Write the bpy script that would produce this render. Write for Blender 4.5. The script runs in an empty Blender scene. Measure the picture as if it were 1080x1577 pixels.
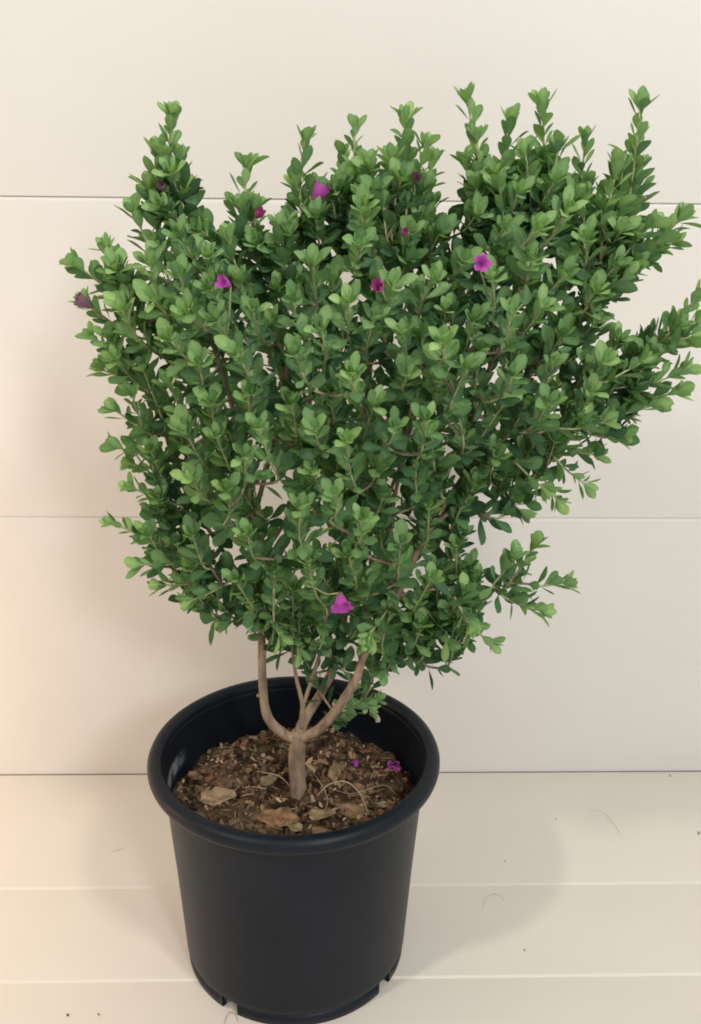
import bpy, bmesh, math, random
import numpy as np
from mathutils import Vector, Matrix, Quaternion, noise

random.seed(11)
rng = np.random.default_rng(5)
scene = bpy.context.scene
COL = scene.collection

# ------------------------------------------------------------------ camera
PW, PH, FPX = 1080, 1577, 1500.0
PITCH, YAW, ROLL = .3548, -.0303, .0127
CAM = Vector((0, -1.208, .8566))
_F = Vector((0, math.cos(PITCH), -math.sin(PITCH)))
_R = Vector((1, 0, 0))
_U = Vector((0, math.sin(PITCH), math.cos(PITCH)))
_Z = Matrix.Rotation(YAW, 3, 'Z')
_F, _R, _U = _Z @ _F, _Z @ _R, _Z @ _U
CR = math.cos(ROLL) * _R + math.sin(ROLL) * _U
CU = -math.sin(ROLL) * _R + math.cos(ROLL) * _U
CF = _F
cd = bpy.data.cameras.new('camera')
cam = bpy.data.objects.new('camera', cd)
COL.objects.link(cam)
cam.matrix_world = Matrix(((CR.x, CU.x, -CF.x, CAM.x), (CR.y, CU.y, -CF.y, CAM.y),
                           (CR.z, CU.z, -CF.z, CAM.z), (0, 0, 0, 1)))
cd.sensor_fit = 'VERTICAL'
cd.sensor_height = 36
cd.lens = 36 * FPX / PH
cd.clip_start, cd.clip_end = .05, 50
cd.dof.use_dof = True
cd.dof.focus_distance = .93
cd.dof.aperture_fstop = 11
scene.camera = cam
scene.cycles.filter_width = 1.8
scene.render.resolution_x, scene.render.resolution_y = 701, 1024

# ------------------------------------------------------------------ light
w = bpy.data.worlds.new('World'); scene.world = w; w.use_nodes = True
bg = w.node_tree.nodes['Background']
bg.inputs[0].default_value = (1.0, .975, .925, 1)
bg.inputs[1].default_value = .395

def lamp(name, loc, target, size, watts, color):
    d = bpy.data.lights.new(name, 'AREA'); d.shape = 'DISK'; d.size = size
    d.energy = watts; d.color = color
    o = bpy.data.objects.new(name, d); COL.objects.link(o); o.location = loc
    o.rotation_euler = (Vector(target) - Vector(loc)).to_track_quat('-Z', 'Y').to_euler()
    return o
AIM = (-.03, -.25, .35)
lamp('ceiling_spot_lamp', (-1.50, -1.67, 2.40), AIM, .20, 19.5, (1.0, .88, .72))
lamp('ceiling_spot_lamp', (.91, -1.80, 2.40), AIM, .32, 17.5, (1.0, .93, .81))
lamp('room_lamp', (.97, -2.80, 1.90), AIM, .45, 21, (.95, .97, 1.0))
lamp('warm_side_lamp', (-.95, -.42, .34), (-.50, -.05, .05), .24, 1.95, (1.0, .58, .30))

vs = scene.view_settings
vs.view_transform = 'Standard'; vs.look = 'None'; vs.gamma = 1; vs.exposure = 0.22
vs.use_curve_mapping = False

# ------------------------------------------------------------------ helpers
def ray(u, v):
    return CF + CR * ((u - PW / 2) / FPX) - CU * ((v - PH / 2) / FPX)
def at(u, v, y):                      # the point seen at photo pixel (u, v) on the upright plane y
    d = ray(u, v); return CAM + d * ((y - CAM.y) / d.y)
def on_level(u, v, z):                # ... or on the level z
    d = ray(u, v); return CAM + d * ((z - CAM.z) / d.z)
def to_px(p):
    d = p - CAM; z = d.dot(CF)
    return PW / 2 + FPX * d.dot(CR) / z, PH / 2 - FPX * d.dot(CU) / z, z

def link(name, me, parent=None):
    o = bpy.data.objects.new(name, me); COL.objects.link(o)
    if parent is not None: o.parent = parent
    return o
def tag(o, label=None, cat=None, group=None, kind=None):
    if label: o['label'] = label
    if cat: o['category'] = cat
    if group: o['group'] = group
    if kind: o['kind'] = kind
    return o
def mesh(name, verts, faces, mats=(), smooth=True, mi=None):
    me = bpy.data.meshes.new(name)
    me.from_pydata([tuple(v) for v in verts], [], faces)
    for m in mats: me.materials.append(m)
    if smooth: me.polygons.foreach_set('use_smooth', [True] * len(me.polygons))
    if mi is not None: me.polygons.foreach_set('material_index', mi)
    me.update(); return me

class NT:
    def __init__(s, name):
        s.m = bpy.data.materials.new(name); s.m.use_nodes = True
        s.t = s.m.node_tree; s.n = s.t.nodes; s.b = s.n['Principled BSDF']
    def new(s, typ, **kw):
        n = s.n.new(typ)
        for k, v in kw.items(): setattr(n, k, v)
        return n
    def link(s, a, b): s.t.links.new(a, b)
    def noise(s, scale, detail=4, rough=.55, vec=None):
        n = s.new('ShaderNodeTexNoise'); n.inputs['Scale'].default_value = scale
        n.inputs['Detail'].default_value = detail; n.inputs['Roughness'].default_value = rough
        if vec is not None: s.link(vec, n.inputs['Vector'])
        return n
    def ramp(s, fac, stops):
        r = s.new('ShaderNodeValToRGB'); e = r.color_ramp.elements
        while len(e) < len(stops): e.new(.5)
        for i, (p, c) in enumerate(stops): e[i].position = p; e[i].color = (*c, 1)
        s.link(fac, r.inputs[0]); return r
    def bump(s, h, strength, dist):
        b = s.new('ShaderNodeBump'); b.inputs['Strength'].default_value = strength
        b.inputs['Distance'].default_value = dist
        s.link(h, b.inputs['Height']); s.link(b.outputs[0], s.b.inputs['Normal']); return b
    def coord(s, which='Object', scale=None):
        c = s.new('ShaderNodeTexCoord').outputs[which]
        if scale:
            mp = s.new('ShaderNodeMapping'); mp.inputs['Scale'].default_value = scale
            s.link(c, mp.inputs['Vector']); return mp.outputs[0]
        return c

# ------------------------------------------------------------------ materials
def mat_panel(name, a, b, dirt):
    k = NT(name)
    vec = k.coord('Object')
    n = k.noise(2.2, 5, .6, vec)
    r = k.ramp(n.outputs['Fac'], [(.3, a), (.7, b)])
    # sparse scuffs and dust marks
    n2 = k.noise(38, 6, .7, k.coord('Object', (1, 2.2, 2.2)))
    r2 = k.ramp(n2.outputs['Fac'], [(.66, (0, 0, 0)), (.80, (1, 1, 1))])
    mx = k.new('ShaderNodeMix', data_type='RGBA')
    ml = k.new('ShaderNodeMath', operation='MULTIPLY'); ml.inputs[1].default_value = dirt
    k.link(r2.outputs[0], ml.inputs[0]); k.link(ml.outputs[0], mx.inputs['Factor'])
    k.link(r.outputs[0], mx.inputs[6]); mx.inputs[7].default_value = (.42, .36, .28, 1)
    k.link(mx.outputs[2], k.b.inputs['Base Color'])
    rr = k.new('ShaderNodeMapRange'); rr.inputs[3].default_value = .42; rr.inputs[4].default_value = .60
    k.link(n.outputs['Fac'], rr.inputs[0]); k.link(rr.outputs[0], k.b.inputs['Roughness'])
    k.b.inputs['Specular IOR Level'].default_value = .3
    nb = k.noise(3.0, 3, .5, k.coord('Object', (1, 3, 3)))
    k.bump(nb.outputs['Fac'], .25, .01)
    return k.m
M_WALL = mat_panel('painted_wall_panel', (.758, .744, .722), (.786, .776, .757), .12)
M_FLOOR = mat_panel('painted_floor_board', (.725, .69, .635), (.775, .742, .69), .30)
k = NT('dark_joint'); k.b.inputs['Base Color'].default_value = (.52, .46, .39, 1); k.b.inputs['Roughness'].default_value = .9
M_JOINT = k.m

k = NT('black_nursery_plastic')
vec = k.coord('Object')
n = k.noise(9, 5, .6, vec); st = k.noise(60, 4, .6, k.coord('Object', (1, 1, .12)))
r = k.ramp(n.outputs['Fac'], [(.3, (.005, .0080, .0140)), (.7, (.011, .0150, .022))])
# pale blue-grey patch mixed into the colour on the inner left wall
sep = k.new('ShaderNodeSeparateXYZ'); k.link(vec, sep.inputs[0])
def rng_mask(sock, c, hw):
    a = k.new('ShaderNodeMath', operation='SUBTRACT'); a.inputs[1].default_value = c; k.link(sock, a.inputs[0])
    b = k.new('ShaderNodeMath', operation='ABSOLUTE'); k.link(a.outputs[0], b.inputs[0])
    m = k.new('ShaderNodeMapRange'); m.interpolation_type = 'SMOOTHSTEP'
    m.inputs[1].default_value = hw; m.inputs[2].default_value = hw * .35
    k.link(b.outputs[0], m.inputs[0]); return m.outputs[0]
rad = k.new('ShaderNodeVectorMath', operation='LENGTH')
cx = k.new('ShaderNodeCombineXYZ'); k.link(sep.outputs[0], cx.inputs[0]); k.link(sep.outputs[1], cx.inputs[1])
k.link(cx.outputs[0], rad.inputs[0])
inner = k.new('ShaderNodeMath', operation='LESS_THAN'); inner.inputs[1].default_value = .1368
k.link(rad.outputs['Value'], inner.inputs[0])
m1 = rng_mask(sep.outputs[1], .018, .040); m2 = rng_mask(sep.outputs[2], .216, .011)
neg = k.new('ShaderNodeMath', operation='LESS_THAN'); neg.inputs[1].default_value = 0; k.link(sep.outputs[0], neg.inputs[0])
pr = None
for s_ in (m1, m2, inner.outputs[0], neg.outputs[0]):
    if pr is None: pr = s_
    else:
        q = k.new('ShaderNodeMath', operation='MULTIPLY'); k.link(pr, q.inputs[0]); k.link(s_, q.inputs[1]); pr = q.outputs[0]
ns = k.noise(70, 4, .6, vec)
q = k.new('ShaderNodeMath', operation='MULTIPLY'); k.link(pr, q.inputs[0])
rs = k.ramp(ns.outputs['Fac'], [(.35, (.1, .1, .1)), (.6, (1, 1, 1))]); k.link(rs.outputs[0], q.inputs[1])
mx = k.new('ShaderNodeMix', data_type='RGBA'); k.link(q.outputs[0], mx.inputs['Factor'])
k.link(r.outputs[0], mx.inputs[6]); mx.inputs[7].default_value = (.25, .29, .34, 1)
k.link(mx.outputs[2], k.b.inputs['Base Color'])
rr = k.new('ShaderNodeMapRange'); rr.inputs[3].default_value = .34; rr.inputs[4].default_value = .50
k.link(n.outputs['Fac'], rr.inputs[0]); k.link(rr.outputs[0], k.b.inputs['Roughness'])
k.b.inputs['Specular IOR Level'].default_value = .21
k.bump(st.outputs['Fac'], .12, .002)
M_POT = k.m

k = NT('soil')
vec = k.coord('Object')
n = k.noise(55, 8, .7, vec); n2 = k.noise(14, 4, .6, vec)
r = k.ramp(n.outputs['Fac'], [(.36, (.010, .006, .004)), (.50, (.055, .035, .022)), (.68, (.24, .165, .105))])
r2 = k.ramp(n2.outputs['Fac'], [(.45, (0, 0, 0)), (.62, (1, 1, 1))])
mx = k.new('ShaderNodeMix', data_type='RGBA'); ml = k.new('ShaderNodeMath', operation='MULTIPLY'); ml.inputs[1].default_value = .3
k.link(r2.outputs[0], ml.inputs[0]); k.link(ml.outputs[0], mx.inputs['Factor'])
k.link(r.outputs[0], mx.inputs[6]); mx.inputs[7].default_value = (.20, .145, .09, 1)
k.link(mx.outputs[2], k.b.inputs['Base Color']); k.b.inputs['Roughness'].default_value = .95
k.b.inputs['Specular IOR Level'].default_value = .15
k.bump(n.outputs['Fac'], 1.0, .008)
M_SOIL = k.m

def mat_attr(name, rough, scale, amt, bumpd, spec=.2):
    k = NT(name)
    a = k.new('ShaderNodeVertexColor', layer_name='Col')
    n = k.noise(scale, 5, .65, k.coord('Object'))
    mr = k.new('ShaderNodeMapRange'); mr.inputs[3].default_value = 1 - amt; mr.inputs[4].default_value = 1 + amt
    k.link(n.outputs['Fac'], mr.inputs[0])
    mx = k.new('ShaderNodeVectorMath', operation='SCALE'); k.link(a.outputs[0], mx.inputs[0]); k.link(mr.outputs[0], mx.inputs['Scale'])
    k.link(mx.outputs[0], k.b.inputs['Base Color'])
    k.b.inputs['Roughness'].default_value = rough; k.b.inputs['Specular IOR Level'].default_value = spec
    k.bump(n.outputs['Fac'], .6, bumpd)
    return k
M_LITTER = mat_attr('dry_litter', .85, 160, .55, .002).m

k = NT('bark')
n = k.noise(90, 6, .7, k.coord('Object', (1, 1, .3))); n2 = k.noise(30, 3, .5, k.coord('Object'))
r = k.ramp(n.outputs['Fac'], [(.28, (.13, .085, .055)), (.52, (.31, .225, .16)), (.75, (.45, .36, .27))])
k.link(r.outputs[0], k.b.inputs['Base Color']); k.b.inputs['Roughness'].default_value = .85
k.b.inputs['Specular IOR Level'].default_value = .2
k.bump(n.outputs['Fac'], .8, .003); M_BARK = k.m
k = NT('young_stem')
n = k.noise(120, 3, .5, k.coord('Object'))
r = k.ramp(n.outputs['Fac'], [(.3, (.30, .33, .15)), (.7, (.46, .47, .27))])
k.link(r.outputs[0], k.b.inputs['Base Color']); k.b.inputs['Roughness'].default_value = .7; M_STEM = k.m

k = mat_attr('leaf', .72, 220, .18, .0006, .18)
tr = k.new('ShaderNodeBsdfTranslucent'); ms = k.new('ShaderNodeMixShader'); ms.inputs[0].default_value = .282
sc = k.new('ShaderNodeVectorMath', operation='MULTIPLY')
src = k.b.inputs['Base Color'].links[0].from_socket
k.link(src, sc.inputs[0]); sc.inputs[1].default_value = (1.25, 1.35, .6)
k.link(sc.outputs[0], tr.inputs[0])
out = k.n['Material Output']; k.link(k.b.outputs[0], ms.inputs[1]); k.link(tr.outputs[0], ms.inputs[2]); k.link(ms.outputs[0], out.inputs[0])
M_LEAF = k.m
def mat_petal(name, col, col2):
    k = NT(name); n = k.noise(120, 3, .5, k.coord('Object'))
    r = k.ramp(n.outputs['Fac'], [(.35, col), (.7, col2)])
    k.link(r.outputs[0], k.b.inputs['Base Color']); k.b.inputs['Roughness'].default_value = .6
    k.b.inputs['Specular IOR Level'].default_value = .2
    tr = k.new('ShaderNodeBsdfTranslucent'); ms = k.new('ShaderNodeMixShader'); ms.inputs[0].default_value = .25
    k.link(r.outputs[0], tr.inputs[0]); k.link(k.b.outputs[0], ms.inputs[1]); k.link(tr.outputs[0], ms.inputs[2])
    k.link(ms.outputs[0], k.n['Material Output'].inputs[0]); return k.m
M_PETAL = mat_petal('purple_petal', (.44, .05, .40), (.68, .16, .62))
M_FADED = mat_petal('faded_petal', (.20, .11, .17), (.30, .17, .23))
M_PALE = mat_petal('dried_petal', (.50, .45, .42), (.62, .58, .55))
M_PINK = mat_petal('pink_petal', (.45, .07, .28), (.55, .13, .38))
k = NT('calyx'); k.b.inputs['Base Color'].default_value = (.22, .20, .09, 1); k.b.inputs['Roughness'].default_value = .8; M_CALYX = k.m

# ------------------------------------------------------------------ floor and wall
def slab(x0, x1, y0, y1, z0, z1, bev, seg, mat, name):
    bm = bmesh.new(); bmesh.ops.create_cube(bm, size=1)
    for v in bm.verts:
        v.co = Vector(((x0 + x1) / 2 + v.co.x * (x1 - x0), (y0 + y1) / 2 + v.co.y * (y1 - y0), (z0 + z1) / 2 + v.co.z * (z1 - z0)))
    if bev: bmesh.ops.bevel(bm, geom=list(bm.edges), offset=bev, segments=seg, profile=.5, affect='EDGES')
    me = bpy.data.meshes.new(name); bm.to_mesh(me); bm.free(); me.materials.append(mat)
    if bev: me.polygons.foreach_set('use_smooth', [True] * len(me.polygons)); me.set_sharp_from_angle(angle=math.radians(50))
    return me
XW = 1.7
def arc(cy, cz, r, a0, a1, n=5):
    return [(cy + r * math.cos(math.radians(a0 + (a1 - a0) * i / n)), cz + r * math.sin(math.radians(a0 + (a1 - a0) * i / n))) for i in range(n + 1)]
def board(P, mat, name):              # a cross-section in (y, z) drawn out along x
    n = len(P); V = [(-XW, y, z) for y, z in P] + [(XW, y, z) for y, z in P]
    F = [(i, (i + 1) % n, n + (i + 1) % n, n + i) for i in range(n)] + [tuple(range(n))[::-1], tuple(range(n, 2 * n))]
    me = mesh(name, V, F, [mat]); bm = bmesh.new(); bm.from_mesh(me); bmesh.ops.recalc_face_normals(bm, faces=bm.faces); bm.to_mesh(me); bm.free()
    me.set_sharp_from_angle(angle=math.radians(22)); return me
wall = tag(link('wall', slab(-XW, XW, .016, .05, -.02, 1.62, 0, 0, M_JOINT, 'wall')), kind='structure')
PANEL = .4014
for i in range(4):                    # wide rounding on the upper edge, tight on the lower
    z0, z1 = i * PANEL + (.0002 if i == 0 else .0001), (i + 1) * PANEL - .0001
    P = arc(.0007, z0 + .0007, .0007, 270, 180, 3) + [(0, z1 - .0046), (.0030, z1 - .0007), (.0042, z1), (.0155, z1), (.0155, z0)]
    link('wall_panel', board(P, M_WALL, 'wall_panel'), wall)
floor = tag(link('floor', slab(-XW, XW, -2.4, .05, -.06, -.0165, 0, 0, M_JOINT, 'floor')), kind='structure')
ys = [-.0008, -.2364, -.3808, -.60, -.82, -1.04, -1.26, -1.48, -1.70, -1.92, -2.14, -2.36]
for a, b in zip(ys, ys[1:]):          # wide rounding on the front edge, tight on the back
    y0, y1 = b + .0002, a - .0001
    P = [(y0, -.0040), (y0 + .0006, -.0028), (y0 + .0042, 0)] + arc(y1 - .0007, -.0007, .0007, 90, 0, 3) + [(y1, -.016), (y0, -.016)]
    link('floor_board', board(P, M_FLOOR, 'floor_board'), floor)

# ------------------------------------------------------------------ pot
PX, PY, POT_H = -.0296, -.3186, .2597
pot = bpy.data.objects.new('plant_pot', None); COL.objects.link(pot); pot.location = (PX, PY, 0)
tag(pot, 'round black plastic nursery pot with rolled rim and notched foot', 'pot')
def lathe(prof, seg=128, closed=False):
    V, F = [], []
    n = len(prof)
    for i in range(seg):
        a = 2 * math.pi * i / seg; c, s = math.cos(a), math.sin(a)
        V += [(r * c, r * s, z) for r, z in prof]
    for i in range(seg):
        j = (i + 1) % seg
        for q in range(n if closed else n - 1):
            q2 = (q + 1) % n
            F.append((i * n + q, j * n + q, j * n + q2, i * n + q2))
    return V, F
prof = [(.0001, .0165), (.105, .0165), (.118, .0155), (.1232, .0158), (.1243, .0175), (.1248, .026), (.1305, .12), (.1385, .2300), (.1394, .2405),
        (.1392, .2485), (.1387, .2500), (.1381, .2495), (.1379, .2460), (.1374, .2400), (.1343, .20), (.1290, .12), (.1225, .03), (.115, .021), (.0001, .021)]
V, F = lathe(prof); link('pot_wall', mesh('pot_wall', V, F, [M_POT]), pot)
rimp = [(.1408, .2412), (.1384, .2500), (.1398, .2562), (.1424, .2590), (.1456, .2597), (.1500, .2590), (.1533, .2565), (.1550, .2525),
        (.1551, .2485), (.1540, .2450), (.1512, .2425), (.1460, .2415)]
V, F = lathe(rimp, 160, True); link('rim', mesh('rim', V, F, [M_POT]), pot)
def ang_of(u, v):
    p = on_level(u, v, 0.004); return math.atan2(p.y - PY, p.x - PX)
n1, n2 = ang_of(339, 1570), ang_of(603, 1524)
notches = sorted([(n1 % (2 * math.pi)), (n2 % (2 * math.pi)), (n1 + math.pi - .3) % (2 * math.pi), (n2 + math.pi - .3) % (2 * math.pi)])
hw = .08
for i, a in enumerate(notches):
    b = notches[(i + 1) % len(notches)]
    if b < a: b += 2 * math.pi
    a0, a1 = a + hw, b - hw; ns = max(4, int((a1 - a0) / .06)); V, F = [], []
    P = [(.1228, .001), (.1236, .0153), (.1165, .0155), (.1168, .0005), (.1215, 0)]
    for s_ in range(ns + 1):
        t = a0 + (a1 - a0) * s_ / ns
        V += [(r * math.cos(t), r * math.sin(t), z) for r, z in P]
    L = len(P)
    for s_ in range(ns):
        for q in range(L): F.append((s_ * L + q, (s_ + 1) * L + q, (s_ + 1) * L + (q + 1) % L, s_ * L + (q + 1) % L))
    F.append(tuple(range(L))[::-1]); F.append(tuple(ns * L + q for q in range(L)))
    link('foot_ring', mesh('foot_ring', V, F, [M_POT]), pot)

# ------------------------------------------------------------------ soil and litter
SOIL = .2025
def soil_h(x, y):
    d = math.hypot(x, y)
    h = .001 * math.exp(-(d / .05) ** 2)
    h += .008 * noise.noise(Vector((x * 22, y * 22, 3.1))) + .007 * noise.noise(Vector((x * 70, y * 70, 7.7)))
    h += .0035 * noise.noise(Vector((x * 190, y * 190, 1.7)))
    return SOIL + h - .006 * max(0, (d - .11) / .02)
rings, seg = 44, 120
V = [(PX, PY, soil_h(0, 0))]; F = []
for r_ in range(1, rings + 1):
    rr_ = .1348 * r_ / rings
    for s_ in range(seg):
        a = 2 * math.pi * s_ / seg; x, y = rr_ * math.cos(a), rr_ * math.sin(a); V.append((PX + x, PY + y, soil_h(x, y)))
for s_ in range(seg):
    F.append((0, 1 + s_, 1 + (s_ + 1) % seg))
    for r_ in range(rings - 1):
        a = 1 + r_ * seg; b = a + seg; F.append((a + s_, b + s_, b + (s_ + 1) % seg, a + (s_ + 1) % seg))
tag(link('potting_soil', mesh('potting_soil', V, F, [M_SOIL])), 'dark brown crumbly potting soil filling the black pot', 'soil', kind='stuff')

def add_col(me, cols):
    ca = me.color_attributes.new('Col', 'FLOAT_COLOR', 'POINT')
    ca.data.foreach_set('color', np.asarray([(*c, 1) for c in cols], dtype=np.float32).ravel())
CHIPC = [(.13, .075, .045), (.06, .03, .018), (.25, .16, .10), (.18, .08, .05), (.36, .26, .17), (.03, .016, .011), (.15, .105, .06)]
def chip_geo(L, W_, T, rnd):
    n = rnd.choice((5, 6, 7)); pts = []
    for i in range(n):
        a = 2 * math.pi * i / n + rnd.uniform(-.25, .25); k_ = rnd.uniform(.7, 1.1)
        pts.append((L / 2 * math.cos(a) * k_, W_ / 2 * math.sin(a) * k_))
    V = [(x, y, -T / 2 + rnd.uniform(-.2, .2) * T) for x, y in pts] + [(x * .85, y * .85, T / 2 + rnd.uniform(-.3, .3) * T) for x, y in pts]
    F = [tuple(range(n))[::-1], tuple(range(n, 2 * n))] + [(i, (i + 1) % n, n + (i + 1) % n, n + i) for i in range(n)]
    return V, F
rc = random.Random(3)
chip_meshes = []
for i in range(14):
    V, F = chip_geo(rc.uniform(.009, .021), rc.uniform(.005, .012), rc.uniform(.0018, .005), rc)
    me = mesh('bark_chip', V, F, [M_LITTER], smooth=False); add_col(me, [CHIPC[i % 7]] * len(V)); chip_meshes.append(me)
def soil_spot(rmax=.126):
    while True:
        x, y = rc.uniform(-rmax, rmax), rc.uniform(-rmax, rmax)
        if .016 < math.hypot(x, y) < rmax: return x, y
for i in range(85):
    x, y = soil_spot(.118)
    if rc.random() < .35: y = abs(y)
    ci = rc.randrange(14); o = link('bark_chip', chip_meshes[ci])
    o.location = (PX + x, PY + y, soil_h(x, y) + .0012)
    o.rotation_euler = (rc.uniform(-.7, .7), rc.uniform(-.7, .7), rc.uniform(0, 6.3))
    tone_ = ('mid brown', 'dark brown', 'tan', 'reddish brown', 'pale straw-coloured', 'near-black', 'olive brown')[ci % 7]
    side_ = 'behind the trunk' if y > .02 else ('in front of the trunk' if y < -.02 else 'level with the trunk')
    tag(o, tone_ + ' bark chip lying on the potting soil ' + side_, 'bark chip', tone_ + ' bark chips ' + side_)
V, F, C_ = [], [], []
for i in range(1500):
    x, y = soil_spot(.131); s_ = rc.uniform(.0018, .0042) if rc.random() < .7 else rc.uniform(.004, .008)
    v, f = chip_geo(s_ * rc.uniform(1, 2.4), s_ * .8, s_ * .45, rc)
    m = Matrix.Translation((PX + x, PY + y, soil_h(x, y) + .0008)) @ Quaternion((rc.gauss(0, 1), rc.gauss(0, 1), rc.gauss(0, 1), rc.gauss(0, 1))).normalized().to_matrix().to_4x4()
    b = len(V); V += [m @ Vector(q) for q in v]; F += [tuple(b + q for q in ff) for ff in f]
    c = rc.choice(CHIPC); g = rc.uniform(.6, 1.5); C_ += [tuple(t * g for t in c)] * len(v)
for i in range(170):                  # straws and fibres
    x, y = soil_spot(.122); v, f = chip_geo(rc.uniform(.008, .024), rc.uniform(.0006, .0014), .0006, rc)
    m = Matrix.Translation((PX + x, PY + y, soil_h(x, y) + .0025)) @ Matrix.Rotation(rc.uniform(0, 6.3), 4, 'Z') @ Matrix.Rotation(rc.uniform(-.25, .25), 4, 'Y')
    b = len(V); V += [m @ Vector(q) for q in v]; F += [tuple(b + q for q in ff) for ff in f]
    g = rc.uniform(.5, 1.2); C_ += [(.33 * g, .24 * g, .14 * g)] * len(v)
me = mesh('soil_crumbs', V, F, [M_LITTER], smooth=False); add_col(me, C_)
tag(link('soil_crumbs', me), 'fine brown bark crumbs and fibres strewn over the potting soil', 'mulch', kind='stuff')

def frames(pts):
    T = []
    for i in range(len(pts)):
        a = pts[max(0, i - 1)]; b = pts[min(len(pts) - 1, i + 1)]; T.append((b - a).normalized())
    n = T[0].orthogonal().normalized(); out_ = []
    for t in T:
        n = (n - t * n.dot(t)).normalized(); out_.append((t, n, t.cross(n)))
    return out_
def tube(pts, rads, sides=6):
    V, F = [], []; fr = frames(pts)
    for p, r, (t, n, b) in zip(pts, rads, fr):
        for s_ in range(sides):
            a = 2 * math.pi * s_ / sides; V.append(p + (n * math.cos(a) + b * math.sin(a)) * r)
    for i in range(len(pts) - 1):
        for s_ in range(sides):
            F.append((i * sides + s_, i * sides + (s_ + 1) % sides, (i + 1) * sides + (s_ + 1) % sides, (i + 1) * sides + s_))
    F.append(tuple(range(sides))[::-1]); F.append(tuple((len(pts) - 1) * sides + s_ for s_ in range(sides)))
    return V, F
def spline(P, n=8):
    out_ = []
    for i in range(len(P) - 1):
        p0 = P[max(0, i - 1)]; p1 = P[i]; p2 = P[i + 1]; p3 = P[min(len(P) - 1, i + 2)]
        for s_ in range(n):
            t = s_ / n
            out_.append(.5 * ((2 * p1) + (p2 - p0) * t + (2 * p0 - 5 * p1 + 4 * p2 - p3) * t * t + (3 * p1 - p0 - 3 * p2 + p3) * t ** 3))
    out_.append(P[-1].copy()); return out_

def dry_leaf(u, v, L, W_, rot, tilt, col, label, curl=.25):
    p = on_level(u, v, SOIL + .004); x, y = p.x - PX, p.y - PY
    V, F, C2 = [(0, 0, 0)], [], [.8]; NB = 22
    for ring in (.45, .8, 1.0):
        for q in range(NB):
            a = 2 * math.pi * q / NB
            k_ = 1 + (.30 * noise.noise(Vector((math.cos(a) * 1.6, math.sin(a) * 1.6, u * .31))) + .30 * noise.noise(Vector((math.cos(a) * 5, math.sin(a) * 5, v * .17)))) * ring
            x_, y_ = L / 2 * math.cos(a) * ring * k_, W_ / 2 * math.sin(a) * ring * k_
            if q in (0, 1) and ring == 1.0: x_ *= 1.18
            V.append((x_, y_, curl * abs(y_) * .9 + .10 * W_ * noise.noise(Vector((x_ * 120, y_ * 120, u))) + .9 * curl * x_ * x_ / L))
            C2.append(.85 + .8 * noise.noise(Vector((x_ * 160, y_ * 160, v))) - (.25 if abs(y_) < .06 * W_ else 0))
    for q in range(NB):
        q2 = (q + 1) % NB; F.append((0, 1 + q, 1 + q2))
        for rg in range(2): F.append((1 + rg * NB + q, 1 + (rg + 1) * NB + q, 1 + (rg + 1) * NB + q2, 1 + rg * NB + q2))
    me = mesh('dry_leaf', V, F, [M_LITTER]); add_col(me, [tuple(c * max(.35, g) for c in col) for g in C2])
    o = link('dry_leaf', me); o.location = (p.x, p.y, soil_h(x, y) + .004); o.rotation_euler = (tilt[0], tilt[1], rot)
    md = o.modifiers.new('thickness', 'SOLIDIFY'); md.thickness = .0004
    return tag(o, label, 'dry leaf')
dry_leaf(332, 1228, .034, .025, .35, (.15, .05), (.33, .235, .15), 'large pale brown curled dry leaf on the soil near the rim')
dry_leaf(592, 1243, .024, .011, .5, (.1, .3), (.36, .30, .22), 'small pale cream dry leaf tucked under the rim')
dry_leaf(428, 1260, .044, .026, -.5, (.3, -.15), (.27, .16, .09), 'reddish tan dry leaf lying in front of the trunk')
dry_leaf(496, 1268, .040, .026, 1.0, (-.2, .25), (.31, .23, .14), 'yellowish tan dry leaf flat beside the reddish one')
dry_leaf(548, 1250, .038, .018, -.4, (.3, .1), (.25, .16, .10), 'brown narrow dry leaf under the dry grass stalk')
dry_leaf(412, 1205, .026, .015, 1.1, (.2, .1), (.19, .155, .10), 'small greyish tan dry leaf left of the trunk base')
dry_leaf(455, 1278, .024, .016, 1.9, (.1, .1), (.32, .25, .16), 'small tan dry leaf fragment tucked against the front rim')
dry_leaf(300, 1190, .018, .012, .2, (.2, .2), (.22, .13, .08), 'small brown dry leaf near the pale patch on the pot wall')
dry_leaf(515, 1195, .024, .014, 1.5, (.1, -.2), (.24, .17, .10), 'small tan dry leaf on the soil right of the trunk')
dry_leaf(350, 1160, .020, .012, .9, (.3, .1), (.22, .14, .09), 'small upright tan dry leaf among bark chips behind')
def stalk(pts, r, col, name, label, cat, group=None, level=SOIL + .006, lift=None):
    P = []
    for i, (u, v) in enumerate(pts):
        p = on_level(u, v, level)
        if lift: p.z += lift[i]
        P.append(p)
    P = spline(P, 6); V, F = tube(P, [r * (1 - .5 * abs(2 * i / (len(P) - 1) - 1)) for i in range(len(P))], 5)
    me = mesh(name, V, F, [M_LITTER]); add_col(me, [col] * len(V))
    return tag(link(name, me), label, cat, group)
stalk([(488, 1226), (510, 1216), (535, 1217), (555, 1231), (568, 1254)], .0010, (.36, .31, .20), 'dry_grass_stalk', 'thick pale dry grass stalk arching over the soil', 'grass stalk', lift=(0, .008, .010, .006, 0))
stalk([(472, 1180), (490, 1205), (505, 1235), (498, 1252)], .0005, (.36, .29, .19), 'dry_grass_stalk', 'thin dry grass stalk bent downward right beside the trunk', 'grass stalk', lift=(.002, .004, .004, 0))
stalk([(495, 1212), (540, 1226), (590, 1215), (610, 1225)], .0005, (.34, .27, .18), 'dry_grass_stalk', 'thin wavy dry grass stalk reaching towards the fallen flower', 'grass stalk', lift=(.004, .003, .005, .001))
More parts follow.
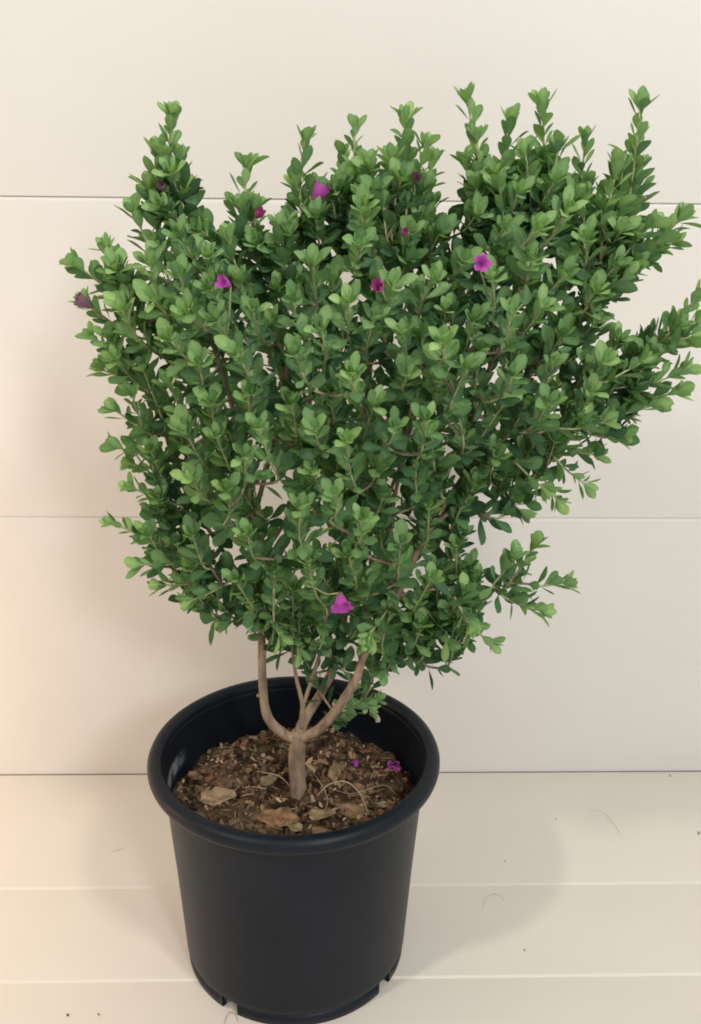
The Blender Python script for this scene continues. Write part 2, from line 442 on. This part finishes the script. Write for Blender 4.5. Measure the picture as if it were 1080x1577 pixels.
stalk([(395, 1190), (430, 1200), (448, 1215)], .0007, (.40, .33, .22), 'dry_grass_stalk', 'short thin dry grass stalk leaning at the trunk base', 'grass stalk', lift=(.002, .004, .002))

# ------------------------------------------------------------------ shrub skeleton
shrub = bpy.data.objects.new('flowering_shrub', None); COL.objects.link(shrub)
base = at(460, 1236, PY); shrub.location = (base.x, base.y, SOIL)
SI = Matrix.Translation(-Vector(shrub.location))
tag(shrub, 'bushy green shrub with small oval leaves and purple flowers in black pot', 'shrub')
def loc(pts): return [SI @ p for p in pts]
nodes = []          # (point, order)
def limb(name, pix, r0, r1, sides=10, wob=.0012, start=None):
    P = [at(u, v, PY + dy) for u, v, dy in pix]
    if start is not None: P[0] = start
    S = spline(P, 7)
    S = [p + Vector((noise.noise(p * 30), noise.noise(p * 30 + Vector((9, 0, 0))), 0)) * wob for p in S]
    R_ = [(r0 + (r1 - r0) * (i / (len(S) - 1)) ** .8) * (1 + .07 * noise.noise(S[i] * 120)) for i in range(len(S))]
    V, F = tube(loc(S), R_, sides)
    link(name, mesh(name, V, F, [M_BARK]), shrub)
    return S
tr_ = limb('trunk', [(461, 1246, 0), (459, 1225, 0), (458, 1190, 0), (458, 1158, 0), (461, 1128, 0)], .0100, .0085, 14)
A = limb('branch', [(464, 1140, 0), (440, 1133, -.002), (414, 1108, -.004), (406, 1065, -.004), (403, 1000, -.004), (401, 940, -.005), (398, 850, -.01), (380, 720, -.02), (350, 600, -.02), (318, 500, 0), (275, 390, 0)], .0066, .0014)
Bq = limb('branch', [(458, 1140, 0), (470, 1105, .006), (499, 1060, .02), (521, 1005, .035), (532, 930, .045), (542, 800, .05), (560, 650, .05), (580, 480, .04), (592, 350, .03)], .0068, .0014)
Cq = limb('branch', [(458, 1140, 0), (490, 1124, -.006), (520, 1092, -.012), (546, 1050, -.018), (563, 1008, -.02), (612, 920, -.03), (660, 800, -.03), (720, 650, -.02), (780, 500, 0), (822, 350, .01)], .0066, .0014)
for S in (A, Bq, Cq): nodes += [(p, 0) for p in S[30:]]
def near(S, u, v):
    return min(S, key=lambda p: (to_px(p)[0] - u) ** 2 + (to_px(p)[1] - v) ** 2)
for S0, pix, r0 in [
    (A, [(400, 930, -.005), (345, 850, .0), (275, 730, .02), (225, 570, .02), (185, 480, .01)], .0032),
    (A, [(392, 800, -.02), (430, 640, -.05), (452, 480, -.05), (462, 350, -.02)], .0035),
    (A, [(398, 870, -.01), (440, 800, -.08), (470, 700, -.12), (480, 580, -.12)], .003),
    (A, [(396, 840, -.01), (330, 700, .06), (290, 560, .09), (330, 420, .08)], .003),
    (Bq, [(535, 900, .045), (600, 760, .10), (650, 600, .11), (670, 420, .09), (640, 300, .06)], .0036),
    (Bq, [(540, 820, .05), (480, 680, .09), (470, 520, .1), (520, 350, .06)], .003),
    (Cq, [(612, 920, -.03), (690, 905, -.04), (765, 908, -.03)], .0032),
    (Cq, [(645, 835, -.03), (740, 700, -.02), (850, 620, 0), (935, 560, 0)], .0038),
    (Cq, [(700, 700, -.02), (800, 540, .03), (880, 430, .03), (945, 340, .02)], .0038),
    (Cq, [(600, 940, -.03), (600, 830, -.10), (620, 700, -.14), (650, 560, -.13), (690, 430, -.09)], .0034),
    (Cq, [(650, 820, -.03), (720, 760, -.10), (790, 640, -.12), (850, 500, -.09)], .0032),
    (Cq, [(760, 560, -.005), (740, 430, -.04), (735, 300, -.02)], .0028),
    (Cq, [(580, 985, -.022), (560, 900, -.09), (540, 780, -.14), (550, 660, -.15)], .003)]:
    pix = [pix[0]] + [(u, v, dy + .015 if dy > -.02 else -.005 + (dy + .02) * .12) for u, v, dy in pix[1:]]
    S = limb('branch', pix, r0 * .8, .0011, 7, .0015, start=near(S0, pix[0][0], pix[0][1]))
    nodes += [(p, 1) for p in S[3:]]
D1 = limb('branch', [(464, 1120, 0), (466, 1090, -.004), (458, 1050, -.006), (452, 1010, -.01), (448, 960, -.02)], .0032, .0013, 6)
E1 = limb('branch', [(464, 1115, 0), (467, 1085, -.004), (482, 1040, 0), (498, 985, .004), (506, 930, 0)], .0030, .0014, 6)
nodes += [(p, 1) for p in D1[20:]] + [(p, 1) for p in E1[22:]]
# pruned stubs
for S0, (u0, v0), (u1, v1) in ((A, (405, 1072), (396, 1071)), (A, (403, 1010), (409, 1002)), (Cq, (520, 1092), (513, 1083))):
    a = near(S0, u0, v0); b = at(u1, v1, a.y - .003)
    V, F = tube(loc([a, (a + b) / 2, b]), [.0022, .002, .0016], 6); link('stub', mesh('stub', V, F, [M_BARK]), shrub)

# ------------------------------------------------------------------ leaves: shapes
ST = [0, .14, .30, .48, .66, .82, .94, 1.0]
WD = [.08, .16, .48, .84, 1.0, .83, .40, .0]
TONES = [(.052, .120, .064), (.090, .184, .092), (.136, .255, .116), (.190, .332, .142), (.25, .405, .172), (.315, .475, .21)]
NVAR = 8
def leaf_geo(var):
    r_ = random.Random(100 + var)
    wid = r_.uniform(.40, .54); fold = r_.uniform(.10, .42); bend = r_.uniform(-.18, .38); tw = r_.uniform(-.3, .3)
    V, F = [], []
    for i, (t, wd) in enumerate(zip(ST, WD)):
        z = bend * t * t * .5
        if i == len(ST) - 1: V.append((0, t, z)); break
        hw_ = wd * wid / 2; zz = fold * hw_; ta = tw * t
        V += [(-hw_ * math.cos(ta), t, z + zz - hw_ * math.sin(ta)), (0, t, z), (hw_ * math.cos(ta), t, z + zz + hw_ * math.sin(ta))]
    for i in range(len(ST) - 2):
        a = i * 3; F += [(a, a + 1, a + 4, a + 3), (a + 1, a + 2, a + 5, a + 4)]
    a = (len(ST) - 2) * 3; F += [(a, a + 1, a + 3), (a + 1, a + 2, a + 3)]
    return V, F
LG = [leaf_geo(i) for i in range(NVAR)]
def leaf_cols(c, V):
    out_ = []
    for i, v in enumerate(V):
        g = 1.28 if (i % 3 == 1 and i < 3 * (len(ST) - 1)) else 1.0
        if v[1] < .2: out_.append((c[0] * 1.5 + .03, c[1] * 1.2 + .03, c[2] * 1.3 + .01))
        else: out_.append((c[0] * g, c[1] * g, c[2] * g))
    return out_
leaves = []         # (matrix, variant, tone)
def add_leaf(p, direc, nrm, size, tone, r_):
    y = direc.normalized(); x = y.cross(nrm).normalized(); z = x.cross(y)
    m = Matrix((x, y, z)).transposed().to_4x4()
    s = size
    m = Matrix.Translation(p) @ m @ Matrix.Diagonal((s, s, s, 1))
    leaves.append((m, r_.randrange(NVAR), tone))
UP = Vector((0, 0, 1))
def leafy(S, start, r_, size=.022, spacing=.0062, bright=0.0, tipn=6):
    """leaves spiralling along the polyline S from index start to its tip"""
    cum = [0]
    for a, b in zip(S, S[1:]): cum.append(cum[-1] + (b - a).length)
    L = cum[-1]; s = cum[start]; phi = r_.uniform(0, 6.28); fr = frames(S); L0 = cum[start]
    while s < L:
        i = max(j for j in range(len(S)) if cum[j] <= s + 1e-9); i = min(i, len(S) - 2)
        q = (s - cum[i]) / max(1e-9, cum[i + 1] - cum[i]); p = S[i].lerp(S[i + 1], q); t, n, b = fr[i]
        f = (s - L0) / max(1e-6, L - L0)
        rad_ = n * math.cos(phi) + b * math.sin(phi)
        an = math.radians(72 - 34 * f ** 1.5 + r_.uniform(-15, 15))
        d = t * math.cos(an) + rad_ * math.sin(an) + UP * .22
        nr = (t * math.sin(an) - rad_ * math.cos(an)) + UP * .35 + Vector((r_.uniform(-.25, .25), r_.uniform(-.25, .25), r_.uniform(-.2, .2)))
        sz = size * (1.05 - .38 * f ** 2) * r_.uniform(.66, 1.22)
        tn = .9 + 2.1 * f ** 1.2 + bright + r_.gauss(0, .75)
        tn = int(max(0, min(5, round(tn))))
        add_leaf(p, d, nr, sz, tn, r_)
        s += spacing * r_.uniform(.7, 1.3) * (1 - .35 * f); phi += 2.4 + r_.uniform(-.3, .3)
    t, n, b = fr[-1]
    for q in range(tipn):
        phi += 2.4; rad_ = n * math.cos(phi) + b * math.sin(phi); an = math.radians(14 + 40 * (1 - q / tipn) + r_.uniform(-8, 8))
        d = t * math.cos(an) + rad_ * math.sin(an); nr = t * math.sin(an) - rad_ * math.cos(an)
        add_leaf(S[-1] - t * .002, d, nr + Vector((0, 0, .1)), size * (.90 - .34 * q / tipn) * r_.uniform(.9, 1.1), int(min(5, max(2, round(3.6 + bright + r_.gauss(0, .6))))), r_)

# ------------------------------------------------------------------ shoots
sh = []   # (base point, tip point, leaf size, bright, rank)
def shoot(bu, bv, bdy, tu, tv, tdy, size=.022, bright=0, clear=False):
    sh.append((at(bu, bv, PY + bdy), at(tu, tv, PY + tdy), size, bright, clear))
OUT = [  # base px -> tip px, depth offsets, of the shoots that make the outline
 (262, 330, 0, 264, 178, 0), (245, 360, -.01, 240, 235, -.01), (275, 380, .01, 285, 290, .01), (240, 420, -.02, 207, 330, -.02), (200, 450, 0, 165, 385, 0),
 (384, 400, 0, 380, 258, 0), (372, 430, -.03, 352, 372, -.03), (468, 380, -.01, 470, 218, -.01), (450, 440, -.04, 432, 350, -.04),
 (540, 380, 0, 547, 200, 0), (525, 400, .02, 528, 240, .02), (575, 370, -.02, 565, 255, -.02), (602, 370, 0, 626, 185, 0), (625, 370, -.02, 655, 225, -.02), (600, 400, -.03, 605, 250, -.03), (640, 400, .03, 668, 250, .03),
 (742, 370, 0, 720, 155, 0), (760, 380, -.02, 735, 215, -.02), (785, 370, .01, 785, 190, .01), (815, 370, -.02, 810, 240, -.03), (826, 360, 0, 836, 165, 0), (850, 380, -.03, 860, 230, -.03), (875, 380, .01, 902, 215, .01), (800, 410, -.04, 770, 290, -.05),
 (950, 380, 0, 986, 168, 0), (925, 400, -.02, 950, 260, -.02), (960, 360, .02, 975, 240, .02), (905, 420, -.03, 900, 310, -.04), (880, 440, .03, 925, 300, .03),
 (935, 420, 0, 1046, 340, 0), (940, 440, .01, 1010, 385, .01), (900, 470, -.02, 970, 420, -.02),
 (925, 575, 0, 1072, 462, 0), (960, 560, .01, 1040, 505, -.01), (940, 600, -.02, 1052, 572, -.02), (900, 590, .02, 990, 530, .02), (900, 640, -.02, 1005, 625, -.02), (910, 610, .02, 1000, 590, .02),
 (880, 660, 0, 950, 672, 0), (850, 680, .02, 915, 700, .02), (840, 690, -.02, 900, 745, -.02), (820, 700, 0, 858, 770, 0), (790, 710, -.03, 835, 750, -.04), (760, 740, 0, 800, 785, 0),
 (770, 915, -.03, 822, 842, -.03), (790, 900, -.03, 868, 898, -.03), (770, 915, -.02, 832, 940, -.03), (760, 900, -.04, 790, 860, -.05),
 (690, 930, -.04, 755, 990, -.05), (700, 920, -.06, 725, 960, -.07), (650, 930, -.02, 690, 985, -.02), (610, 970, 0, 595, 1035, 0), (620, 950, .02, 645, 1000, .02),
 (210, 470, .01, 118, 408, .01), (215, 520, 0, 135, 468, 0), (215, 560, -.01, 142, 522, -.01), (210, 590, .02, 160, 570, .02), (235, 670, -.01, 178, 632, -.01), (245, 700, 0, 182, 690, 0), (250, 720, .02, 205, 715, .02),
 (280, 780, -.02, 205, 752, -.02), (290, 850, -.02, 176, 806, -.02), (300, 850, 0, 225, 830, 0), (320, 860, -.03, 220, 870, -.03), (340, 880, -.02, 250, 902, -.02), (365, 890, -.03, 295, 925, -.04), (390, 900, 0, 345, 955, .01),
 (400, 900, -.03, 432, 978, -.05), (410, 880, -.02, 385, 945, -.03), (450, 940, -.02, 462, 1000, -.02), (500, 920, 0, 470, 960, -.02), (540, 930, -.04, 560, 985, -.06), (600, 930, -.05, 570, 975, -.07)]
ro = random.Random(21)
OUT += [(940, 590, -.01, 1035, 535, -.01), (960, 560, .02, 1070, 495, .02), (930, 620, .01, 1040, 605, .01), (900, 600, -.04, 985, 560, -.04), (1000, 520, 0, 1062, 520, -.02),
 (940, 420, -.02, 1000, 350, -.02), (960, 400, .02, 1035, 375, .02), (900, 650, .03, 960, 640, .03), (850, 660, -.05, 930, 650, -.06)]
OUT += [(bu, bv, bd, bu + (tu - bu) * .55 + sg * 12, bv + (tv - bv) * .55, td + sg * .008) for bu, bv, bd, tu, tv, td in OUT if tv < 262 for sg in (-1, 1)]
for o_ in OUT:
    shoot(*o_, size=ro.uniform(.021, .0255) * (1.1 if o_[3] > 930 else 1), bright=.25)
for o_ in [(520, 1098, -.004, 580, 1078, .03), (525, 1095, -.002, 548, 1060, .03), (512, 1105, 0, 530, 1098, .03), (560, 1075, .02, 572, 1092, .03)]:
    shoot(*o_, size=.017, bright=.9, clear=True)

POLY = [(262, 260), (310, 350), (350, 390), (400, 370), (440, 350), (470, 320), (520, 290), (560, 260), (620, 250), (655, 300), (680, 350), (710, 330), (740, 270), (800, 250), (850, 240), (900, 280), (930, 330), (980, 370), (985, 410), (940, 440), (915, 490), (960, 520), (1010, 545), (985, 600), (930, 640), (880, 690), (815, 715), (760, 740), (715, 790), (712, 860), (745, 900), (735, 950), (700, 970), (640, 970), (590, 985), (530, 960), (470, 965), (410, 950), (340, 930), (280, 880), (220, 830), (240, 780), (230, 720), (210, 650), (185, 580), (165, 510), (150, 450), (190, 400), (230, 350)]
def inside(u, v):
    c = False; n = len(POLY)
    for i in range(n):
        (x1, y1), (x2, y2) = POLY[i], POLY[(i + 1) % n]
        if (y1 > v) != (y2 > v) and u < (x2 - x1) * (v - y1) / (y2 - y1) + x1: c = not c
    return c
def edge_d(u, v):
    best = 1e9; n = len(POLY)
    for i in range(n):
        (x1, y1), (x2, y2) = POLY[i], POLY[(i + 1) % n]; dx, dy = x2 - x1, y2 - y1
        t = max(0, min(1, ((u - x1) * dx + (v - y1) * dy) / (dx * dx + dy * dy)))
        best = min(best, math.hypot(u - x1 - t * dx, v - y1 - t * dy))
    return best
HOLES = [(425, 715, 34), (420, 610, 18), (335, 815, 26), (440, 830, 22), (590, 570, 14), (420, 760, 22), (215, 640, 18), (330, 540, 14), (500, 800, 12), (745, 800, 18)]
rp = random.Random(8)
def depth_amp(u, v): return .165 * min(1, edge_d(u, v) / 170) ** .8
def layer(spacing, f0, f1, size, bright, tries=6000, fwd=.035, rise=45):
    pts = []
    for _ in range(tries):
        u, v = rp.uniform(110, 1060), rp.uniform(200, 1000)
        if not inside(u, v) or any((u - a) ** 2 + (v - b) ** 2 < spacing ** 2 for a, b in pts): continue
        if any((u - a) ** 2 + (v - b) ** 2 < (r + 12) ** 2 for a, b, r in HOLES): continue
        pts.append((u, v))
        amp = depth_amp(u, v); dy = rp.uniform(f0, f1) * amp
        bx = u + (560 - u) * rp.uniform(.06, .16) + rp.uniform(-20, 20); by = v + rise * rp.uniform(.6, 1.5)
        sgn = 1 if f1 > 0 and f0 > 0 else -1
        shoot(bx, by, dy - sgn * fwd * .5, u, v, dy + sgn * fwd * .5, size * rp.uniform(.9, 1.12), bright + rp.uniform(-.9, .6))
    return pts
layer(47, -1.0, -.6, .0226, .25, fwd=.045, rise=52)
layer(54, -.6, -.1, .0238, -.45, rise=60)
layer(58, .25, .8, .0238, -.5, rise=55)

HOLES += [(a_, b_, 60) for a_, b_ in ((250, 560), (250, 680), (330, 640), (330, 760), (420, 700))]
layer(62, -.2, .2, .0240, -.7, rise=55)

fork = tr_[-1]
sh.sort(key=lambda s: (s[0] - fork).length)
twigs = []
for bp, tp, size, bright, clear in sh:
    best, bd = None, 1e9
    for p, o_ in nodes:
        d = (p - bp).length; pen = 1.0 + (.8 if p.z > bp.z + .005 else 0)
        if (p - fork).length > (bp - fork).length: pen += .5
        if d * pen < bd: bd, best = d * pen, p
    if clear: best = near(Cq, 500, 1112)
    dirn = tp - bp; l = dirn.length
    c1 = best + (bp - best) * .5 - UP * .1 * (bp - best).length
    mid = bp.lerp(tp, .5) + Vector((ro.uniform(-.06, .06), ro.uniform(-.06, .06), -.06)) * l
    S = spline([best, c1, bp, mid, tp] if (best - bp).length > .012 else [best, bp.lerp(tp, .3), mid, tp], 5)
    n = len(S); r0 = .0015 if not clear else .0012
    V, F = tube(loc(S), [r0 + (.0009 - r0) * i / (n - 1) for i in range(n)], 5)
    mi = [1 if (q // 5) > n * .38 else 0 for q in range(len(F))]
    twigs.append((to_px(tp)[2], V, F, mi))
    cum = 0; start = n - 1
    while start > 1 and cum < l * 1.0 + .040: cum += (S[start] - S[start - 1]).length; start -= 1
    leafy(S, start, ro, size, .0050 if not clear else .004, bright, 6)
    nodes += [(p, 2) for p in S[2:-4]]
twigs.sort(key=lambda t: t[0])
for z_, V, F, mi in twigs[:290]: link('twig', mesh('twig', V, F, [M_BARK, M_STEM], mi=mi), shrub)
V, F, mi = [], [], []
for z_, v, f, m_ in twigs[290:]:
    b = len(V); V += v; F += [tuple(b + q for q in ff) for ff in f]; mi += m_
if V: tag(link('twigs', mesh('twigs', V, F, [M_BARK, M_STEM], mi=mi), shrub), kind='stuff')

# leaves that show largest in the photograph: one object each; the rest joined
cells = {}
info = []
for i, (m, v_, t_) in enumerate(leaves):
    a = m @ Vector((0, .1, 0)); b = m @ Vector((0, 1, 0)); c1 = m @ Vector((-.22, .65, 0)); c2 = m @ Vector((.22, .65, 0))
    pa, pb, p1, p2 = to_px(a), to_px(b), to_px(c1), to_px(c2)
    ar = abs((pb[0] - pa[0]) * (p2[1] - p1[1]) - (pb[1] - pa[1]) * (p2[0] - p1[0])) / 2
    u, w_, z = to_px(m @ Vector((0, .6, 0))); info.append((ar, u, w_, z))
    key = (int(u // 15), int(w_ // 15))
    if key not in cells or z < info[cells[key]][3]: cells[key] = i
front = sorted(cells.values(), key=lambda i: -info[i][0])
front = [i for i in front if 0 < info[i][1] < PW and 0 < info[i][2] < PH][:300]
fs = set(front)
lib = {}
for i in front:
    m, v_, t_ = leaves[i]
    if (v_, t_) not in lib:
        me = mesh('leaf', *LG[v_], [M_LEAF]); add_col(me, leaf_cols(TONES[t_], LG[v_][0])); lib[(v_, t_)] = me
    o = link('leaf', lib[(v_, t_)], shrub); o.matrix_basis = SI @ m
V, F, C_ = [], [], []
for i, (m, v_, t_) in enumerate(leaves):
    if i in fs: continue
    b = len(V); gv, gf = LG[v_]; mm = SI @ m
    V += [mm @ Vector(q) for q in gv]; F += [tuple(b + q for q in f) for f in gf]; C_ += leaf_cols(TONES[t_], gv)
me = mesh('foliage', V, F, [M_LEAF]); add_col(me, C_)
tag(link('foliage', me, shrub), kind='stuff')

# ------------------------------------------------------------------ flowers
def flower_meshes(mat, seed, open_=1.0):
    r_ = random.Random(seed); seg = 30; V, F = [], []
    prof = [(.06, 0), (.14, .12), (.24, .32), (.32, .55), (.38, .72), (.50, .86), (.64, .93), (.74, .93)]
    n = len(prof)
    for i in range(seg):
        a = 2 * math.pi * i / seg; lob = abs(math.cos(2.5 * a)) ** .5
        for q, (r, z) in enumerate(prof):
            f = max(0, (q - 4) / 3); k_ = 1 - f * (.42 * (1 - lob))
            rr__ = (r * k_ if q < 5 else (.38 + (r - .38) * open_) * k_) * (1 + .06 * math.sin(3 * a + seed))
            V.append((rr__ * math.cos(a), rr__ * math.sin(a), z + f * (.10 * math.sin(5 * a + seed) * .5 + (1 - open_) * .25)))
    for i in range(seg):
        j = (i + 1) % seg
        for q in range(n - 1): F.append((i * n + q, j * n + q, j * n + q + 1, i * n + q + 1))
    cor = mesh('flower', V, F, [mat])
    cv, cf = [], []
    for s_ in range(5):
        a = 2 * math.pi * s_ / 5; b = len(cv)
        for (r, z, hw_) in ((.05, -.04, .05), (.17, .10, .07), (.24, .28, .04), (.27, .36, 0.005)):
            for sg in (-1, 1): cv.append((r * math.cos(a) - sg * hw_ * math.sin(a), r * math.sin(a) + sg * hw_ * math.cos(a), z))
        for q in range(3): cf.append((b + 2 * q, b + 2 * q + 1, b + 2 * q + 3, b + 2 * q + 2))
    cal = mesh('calyx', cv, cf, [M_CALYX])
    return cor, cal
def flower(u, v, size, mat, face, seed, open_=1.0, dy=None):
    d = (-depth_amp(u, v) - .012) if dy is None else dy
    p = at(u, v, PY + d); z = Vector(face).normalized()
    q = z.to_track_quat('Z', 'Y').to_matrix().to_4x4()
    cor, cal = flower_meshes(mat, seed, open_)
    root_ = p - z * size * .6
    o = link('flower', cor, shrub); o.matrix_basis = SI @ Matrix.Translation(root_) @ q @ Matrix.Diagonal((size, size, size, 1))
    c = link('calyx', cal, o)
    a = min((n_[0] for n_ in nodes), key=lambda n_: (n_ - root_).length)
    S = spline([a, a.lerp(root_, .5) - UP * .004, root_], 4); V, F = tube(loc(S), [.0007] * len(S), 5)
    link('flower_stalk', mesh('flower_stalk', V, F, [M_STEM]), shrub)
flower(492, 298, .0165, M_PETAL, (.45, -.25, .85), 1, .12, -.03)
flower(741, 406, .0105, M_PETAL, (.1, -1, .25), 2, .9, -depth_amp(741, 406) - .04)
flower(347, 436, .0105, M_PETAL, (-.5, -.6, .3), 3, .5, -.14)
flower(584, 441, .012, M_PINK, (-.3, -.8, .3), 4, .1)
flower(526, 928, .0160, M_PETAL, (.1, -.62, -.5), 5, .95, -.125)
flower(582, 1106, .007, M_PALE, (.05, -.2, -1), 15, .1, .03)
flower(130, 466, .014, M_FADED, (-.7, -.3, .5), 6, .2, -.01)
flower(250, 288, .009, M_FADED, (-.2, -.8, .5), 7, .1, -.03)
flower(640, 276, .010, M_FADED, (.1, -.8, .5), 8, .3, -.04)
flower(399, 330, .010, M_PINK, (.4, -.6, .5), 9, .1, -.02)
flower(622, 358, .007, M_PINK, (.3, -.7, .5), 11, .0)
def fallen(u, v, size, seed, label):
    p = on_level(u, v, SOIL + .008); cor, cal = flower_meshes(M_PETAL, seed, .8)
    o = link('fallen_flower', cor); h = soil_h(p.x - PX, p.y - PY)
    o.location = (p.x, p.y, h + size * .45); o.rotation_euler = (1.35, .2, .5 + seed); o.scale = (size,) * 3
    tag(o, label, 'flower'); link('calyx', cal, o)
fallen(606, 1168, .013, 12, 'purple fallen flower lying on the soil against the pot wall')
fallen(541, 1170, .007, 13, 'small dark purple fallen flower among bark chips')

# ------------------------------------------------------------------ small debris on the boards
def floor_curl(pts, r, col, label):
    return stalk(pts, r, col, 'dry_fibre', label, 'fibre', level=r + .0004)
floor_curl([(744, 1398), (748, 1384), (759, 1377), (770, 1379), (776, 1386)], .0003, (.55, .49, .41), 'thin curled dry fibre lying on the board in the pot shadow')
floor_curl([(908, 1247), (922, 1248), (935, 1256), (950, 1275), (958, 1292)], .00022, (.62, .57, .49), 'long thin arched dry fibre on the board by the wall')
floor_curl([(345, 1577), (352, 1560), (362, 1562), (366, 1573)], .0004, (.38, .24, .15), 'thin brown root fibre poking out at the pot foot notch')
floor_curl([(170, 1311), (182, 1309), (192, 1305)], .0003, (.55, .45, .33), 'short straight pale fibre on the board left of pot')
def crumb(u, v, s, col, label, seed):
    r_ = random.Random(seed); V, F = chip_geo(s, s * .7, s * .45, r_); me = mesh('soil_crumb', V, F, [M_LITTER], smooth=False); add_col(me, [col] * len(V))
    p = on_level(u, v, 0); o = link('soil_crumb', me); o.location = (p.x, p.y, s * .25 + .0003); o.rotation_euler = (0, 0, r_.uniform(0, 6))
    tag(o, label, 'crumb')
crumb(105, 1564, .0036, (.13, .08, .05), 'dark brown soil crumb on the board beside a paler crumb', 1)
crumb(152, 1563, .003, (.30, .23, .16), 'pale tan soil crumb on the board beside a darker one', 2)
crumb(808, 1464, .003, (.33, .26, .2), 'single soil crumb on the open lit board right of pot', 3)
crumb(1032, 1195, .004, (.40, .34, .27), 'soil crumb lying in the corner against the wall', 4)
crumb(1076, 1284, .005, (.38, .32, .25), 'larger soil crumb on the board under the foliage shadow', 5)
crumb(778, 1327, .003, (.48, .42, .35), 'pale crumb on the board next to the curled fibre', 6)
crumb(857, 1262, .003, (.48, .42, .35), 'pale crumb on the board beside the long arched fibre', 7)
